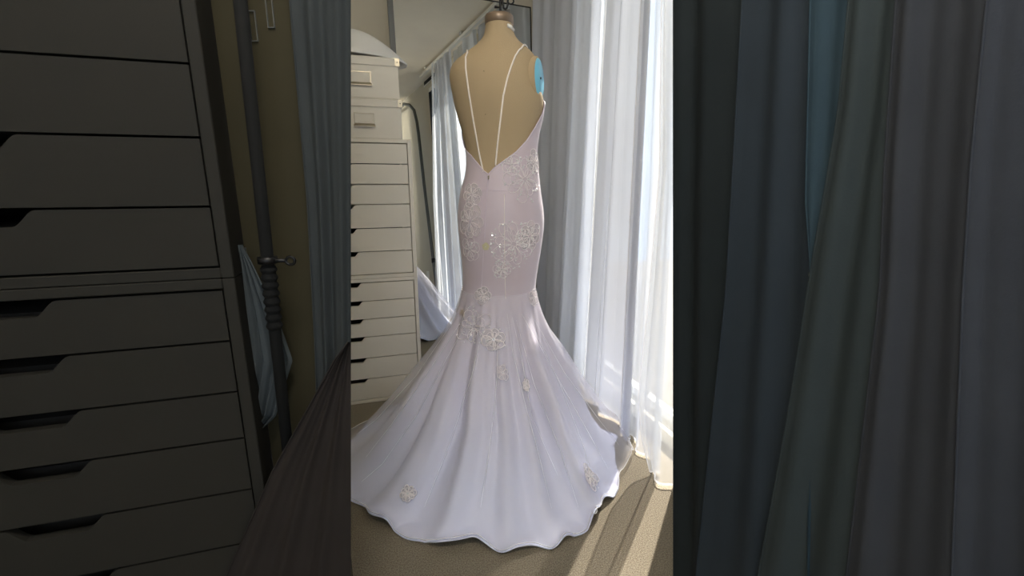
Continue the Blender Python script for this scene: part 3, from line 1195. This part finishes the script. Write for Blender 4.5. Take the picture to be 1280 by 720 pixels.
# added near copies of the white drawers, dimmed by their colour
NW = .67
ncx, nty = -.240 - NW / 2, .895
GC = 'added drawer cabinets in dimmed colour'
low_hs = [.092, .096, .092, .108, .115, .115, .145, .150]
n_low, hA = drawer_unit('added_drawer_cabinet', (ncx, nty, 0), NW, .40, low_hs, M['near_cab'],
                        'added drawer cabinet in dimmed colour standing on the carpet, lower of the stacked pair', GC, wall=.020, notch=.075, nd=.026, cap=.018)
n_up, hB = drawer_unit('added_drawer_cabinet', (ncx, nty, hA + .001), NW, .40, [.100, .107, .108, .108, .100], M['near_cab'],
                       'added drawer cabinet in dimmed colour stacked on top of the lower one', GC, wall=.020, notch=.075, nd=.026, cap=.018)


def on_facing(x, y, depth):
    """point at a pixel on the upright plane that faces the camera's heading at a distance from the lens"""
    return on_plane(x, y, C0 + FW * depth, FW)


# added board beside the cabinet, dimming put into its colour
def slab(name, mat, pts, depth, th, parent=None, mat2=None):
    P_ = [on_facing(x, y, depth) for x, y in pts]
    P_ = [Vector((p.x, p.y, max(0.0, p.z))) for p in P_]
    k_ = len(P_)
    v_ = P_ + [p + FW * th for p in P_]
    f2 = [tuple(range(k_)), tuple(range(2 * k_ - 1, k_ - 1, -1))] + [(i, i + k_, (i + 1) % k_ + k_, (i + 1) % k_) for i in range(k_)]
    return mesh(name, v_, f2, mat, parent)


BD = .86
bl, br = on_facing(303, 300, BD), on_facing(396, 300, BD)
bx_ = empty('added_panel', (bl.x, bl.y, 0), -YAW)
bw = (br - bl).dot(RT)
bevel(box('panel', 0, bw, 0, .02, 0, 2.1, M['near_board'], bx_), .002)  # board of the added panel, in dimmed colour
for px_, py_ in ((317, 33), (338, 16), (306, 325)):
    q = on_facing(px_, py_, BD) - bl
    a_, z_ = q.dot(RT), bl.z + q.z
    g_ = MB()
    w_, h_ = .006, .024
    g_.box(a_ - w_, a_ - w_ + .0012, -.003, 0, z_ - h_, z_ + h_)
    g_.box(a_ + w_ - .0012, a_ + w_, -.003, 0, z_ - h_, z_ + h_)
    g_.box(a_ - w_ + .0012, a_ + w_ - .0012, -.003, 0, z_ - h_, z_ - h_ + .0012)
    g_.box(a_ - w_ + .0012, a_ + w_ - .0012, -.003, 0, z_ + h_ - .0012, z_ + h_)
    g_.build('added_finger_pull', M['frame_grey'], bx_)
tag(bx_, 'added upright panel in dimmed colour beside the near cabinets', 'panel')

# added pole with clamp, a dimmed near copy of the rack upright
PD = .80
pa, pb = on_facing(300, 0, PD), on_facing(352, 490, PD)
dirp = (pb - pa).normalized()
fo = pa + dirp * (pa.z / -dirp.z)
tp = pa - dirp * .45
pole = empty('added_pole', (fo.x, fo.y, 0))
tag(pole, 'added slanting pole in dimmed colour with ring clamp in front of the panel', 'pole')
o0 = Vector(pole.location)
tb = MB()
tb.tube([fo - o0 + Vector((0, 0, .004)), tp - o0], .0105, 16)
tb.build('tube', M['near_pole'], pole, True)
tb = MB()
tb.tube([Vector((0, 0, 0)), Vector((0, 0, .02)), Vector((0, 0, .03))], [.05, .045, .014], 20)
tb.build('added_pole_foot', M['near_pole'], pole, True)


def on_pole(y):
    t = (y - 0) / 490
    return on_facing(300 + 52 * t, y, PD) - o0


tb = MB()
tb.tube([on_pole(321), on_pole(329)], .0165, 16)
tb.build('clamp_collar', M['black_metal'], pole, True)
tb = MB()
c_ = on_pole(325)
rg = on_facing(363, 326, PD - .005) - o0
tb.tube([c_, on_facing(357, 326, PD - .005) - o0], .0035, 8)
tb.tube([rg + RT * (.008 * math.cos(a)) + Vector((0, 0, .007 * math.sin(a))) for a in [2 * PI * i / 16 for i in range(16)]], .0026, 8, True)
tb.build('clamp_ring', M['black_metal'], pole, True)
tb = MB()
yy = 332
prs, rad_ = [], []
while yy < 410:
    prs += [on_pole(yy), on_pole(yy + 4), on_pole(yy + 6), on_pole(yy + 9)]
    rad_ += [.0112, .0140, .0140, .0112]
    yy += 10
tb.tube(prs, rad_, 14)
tb.build('added_threaded_sleeve', M['near_pole'], pole, True)


def hung(name, mat, left, right, depth, label, cat, group=None, waves=5, amp=.008, ztop_=2.1, zbot=.012, seed=1, ns=60, nt=50, slope=0.0, hem=None):
    """cloth between two edges given down the picture, hanging on an upright plane `depth` in front of the lens;
    slope pushes its right-hand side towards the viewer"""
    rnd = random.Random(seed)
    ph = [rnd.random() * 6.28 for _ in range(3)]
    pl_n = (FW + RT * slope).normalized()
    pl_p = C0 + FW * depth

    def edge(e, z):
        pts_ = [on_plane(x, y, pl_p, pl_n) for x, y in e]
        pts_.sort(key=lambda p: p.z)
        if z >= pts_[-1].z:
            a_, b_ = pts_[-2], pts_[-1]
        elif z <= pts_[0].z:
            a_, b_ = pts_[0], pts_[1]
        else:
            for i in range(len(pts_) - 1):
                if pts_[i].z <= z <= pts_[i + 1].z:
                    a_, b_ = pts_[i], pts_[i + 1]
                    break
        t = (z - a_.z) / (b_.z - a_.z)
        t = max(-.6, min(1.6, t)) if (z > pts_[-1].z or z < pts_[0].z) else t
        p = a_ + (b_ - a_) * t
        return Vector((p.x, p.y, z))
    v, f_ = [], []
    for j in range(nt + 1):
        t = j / nt
        z = ztop_ + (zbot - ztop_) * t
        A_, B_ = edge(left, z), edge(right, z)
        for i in range(ns + 1):
            s = i / ns
            w = math.sin(2 * PI * waves * s + ph[0] + .7 * math.sin(4 * s + ph[1]) + .6 * t) + .35 * math.sin(2 * PI * waves * 2.1 * s + ph[2])
            v.append(A_ + (B_ - A_) * s - pl_n * (w * amp * (.6 + .6 * t) * min(1, 8 * s * (1 - s) + .15)))
    for j in range(nt):
        for i in range(ns):
            k_ = j * (ns + 1) + i
            f_.append((k_, k_ + 1, k_ + ns + 2, k_ + ns + 1))
    o = mesh(name, v, f_, mat, None, True)
    tag(o, label, cat, group)
    for nm, idx in (('side_seam', [j * (ns + 1) for j in range(nt + 1)]), ('bottom_hem', [nt * (ns + 1) + i for i in range(ns + 1)])):
        h2 = MB()
        h2.tube([v[i] for i in idx], .0016, 5)
        h2.build(nm, mat, o, True)
    return o


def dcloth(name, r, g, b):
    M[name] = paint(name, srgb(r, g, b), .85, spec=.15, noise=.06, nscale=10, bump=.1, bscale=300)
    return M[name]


# added net heap between cabinet and pole, coloured dim
hung('added_veil', dcloth('dimmed_veil', 68, 74, 77), [(299, 300), (299, 470), (302, 565)], [(303, 308), (316, 330), (345, 390), (366, 450), (345, 520), (305, 560)], .835,
     'added veil in dimmed colour bunched between the near cabinets and the slanting pole', 'veil', waves=4, amp=.006, ztop_=on_facing(291, 306, .835).z, zbot=on_facing(296, 562, .835).z, seed=3)
# added scarf next to the panel and flaring cloth below, both coloured dim
hung('added_scarf', dcloth('dimmed_scarf', 52, 56, 58), [(362, 0), (384, 250), (394, 440), (402, 720)], [(438.5, 0), (438.5, 360), (438.5, 720)], .82,
     'added scarf in dimmed colour hanging down beside the upright panel', 'scarf', waves=2, amp=.006, seed=5)
hung('added_cloth', dcloth('dimmed_cloth', 44, 40, 39), [(437, 425), (418, 450), (385, 510), (340, 590), (283, 720)], [(438.5, 425), (438.5, 560), (438.5, 720)], .76,
     'added cloth in dimmed colour flaring down to the carpet below the scarf', 'cloth', waves=3, amp=.006, ztop_=on_facing(437, 428, .76).z, seed=6)

# added drapes repeating the window curtains, strip dimming put into each colour
DG = 'added drapes in dimmed colours opposite the near cabinets'
SL = 1.95
DD = 1.66
hung('added_drape', dcloth('dimmed_drape_black', 32, 38, 41), [(842, 0), (842, 360), (842, 720)], [(940, 0), (925, 360), (920, 720)], DD,
     'added narrow drape panel dimmed to near black, edge of the row of added drapes', 'curtain', DG, 1.5, .007, 2.42, .012, 11, slope=SL)
hung('added_drape', dcloth('dimmed_drape_slate', 43, 51, 59), [(928, 0), (908, 360), (870, 720)], [(1030, 0), (1010, 360), (1000, 720)], DD - .02,
     'added drape panel dimmed to slate blue, hanging next to the near black one', 'curtain', DG, 1.3, .006, 2.42, .012, 12, slope=SL)
hung('added_drape', dcloth('dimmed_drape_teal', 48, 65, 76), [(1013, 0), (1007, 250), (1013, 330), (1010, 720)], [(1075, 0), (1050, 250), (1020, 330), (1012, 720)], DD - .035,
     'added narrow drape dimmed to teal between the slate and the green grey panels', 'curtain', DG, 1.0, .003, 2.42, .012, 13, slope=SL)
hung('added_drape', dcloth('dimmed_drape_green', 52, 60, 63), [(1061, 0), (1048, 140), (1010, 360), (985, 520), (948, 720)], [(1150, 0), (1115, 360), (1080, 720)], DD - .05,
     'added drape panel dimmed to green grey, hanging in front of the teal one', 'curtain', DG, 1.2, .006, 2.42, .012, 14, slope=SL)
hung('added_drape', dcloth('dimmed_drape_mauve', 54, 57, 63), [(1120, 0), (1106, 200), (1100, 360), (1058, 720)], [(1260, 0), (1230, 360), (1225, 720)], DD - .07,
     'added drape panel dimmed to warm grey, hanging next to the green grey one', 'curtain', DG, 1.5, .006, 2.42, .012, 15, slope=SL)
hung('added_drape', dcloth('dimmed_drape_grey', 56, 60, 68), [(1234, 0), (1214, 200), (1204, 360), (1190, 720)], [(1420, 0), (1420, 360), (1420, 720)], DD - .09,
     'added drape panel dimmed to plain grey at the end of the row', 'curtain', DG, 1.5, .006, 2.42, .012, 16, slope=SL)

# added rail that carries the dimmed drapes
rd = (RT - FW * SL).normalized()
pn_ = (FW + RT * SL).normalized()
r0 = on_plane(842, 300, C0 + FW * (DD - .04), pn_)
r1 = on_plane(1400, 300, C0 + FW * (DD - .04), pn_)
r0.z = r1.z = 2.435
mid_ = (r0 + r1) / 2
dr = empty('added_drape_rail', (mid_.x, mid_.y, 0))
tag(dr, 'added black ceiling rail that the dimmed drapes hang from', 'curtain rail')
tb = MB()
tb.tube([r0 - dr.location, r1 - dr.location], .012, 12)
tb.build('added_rail_tube', M['black_metal'], dr, True)
for t in (.1, .9):
    tb = MB()
    p = r0.lerp(r1, t) - dr.location
    tb.tube([p, Vector((p.x, p.y, RZ - .001))], .008, 8)
    tb.build('added_rail_bracket', M['black_metal'], dr, True)
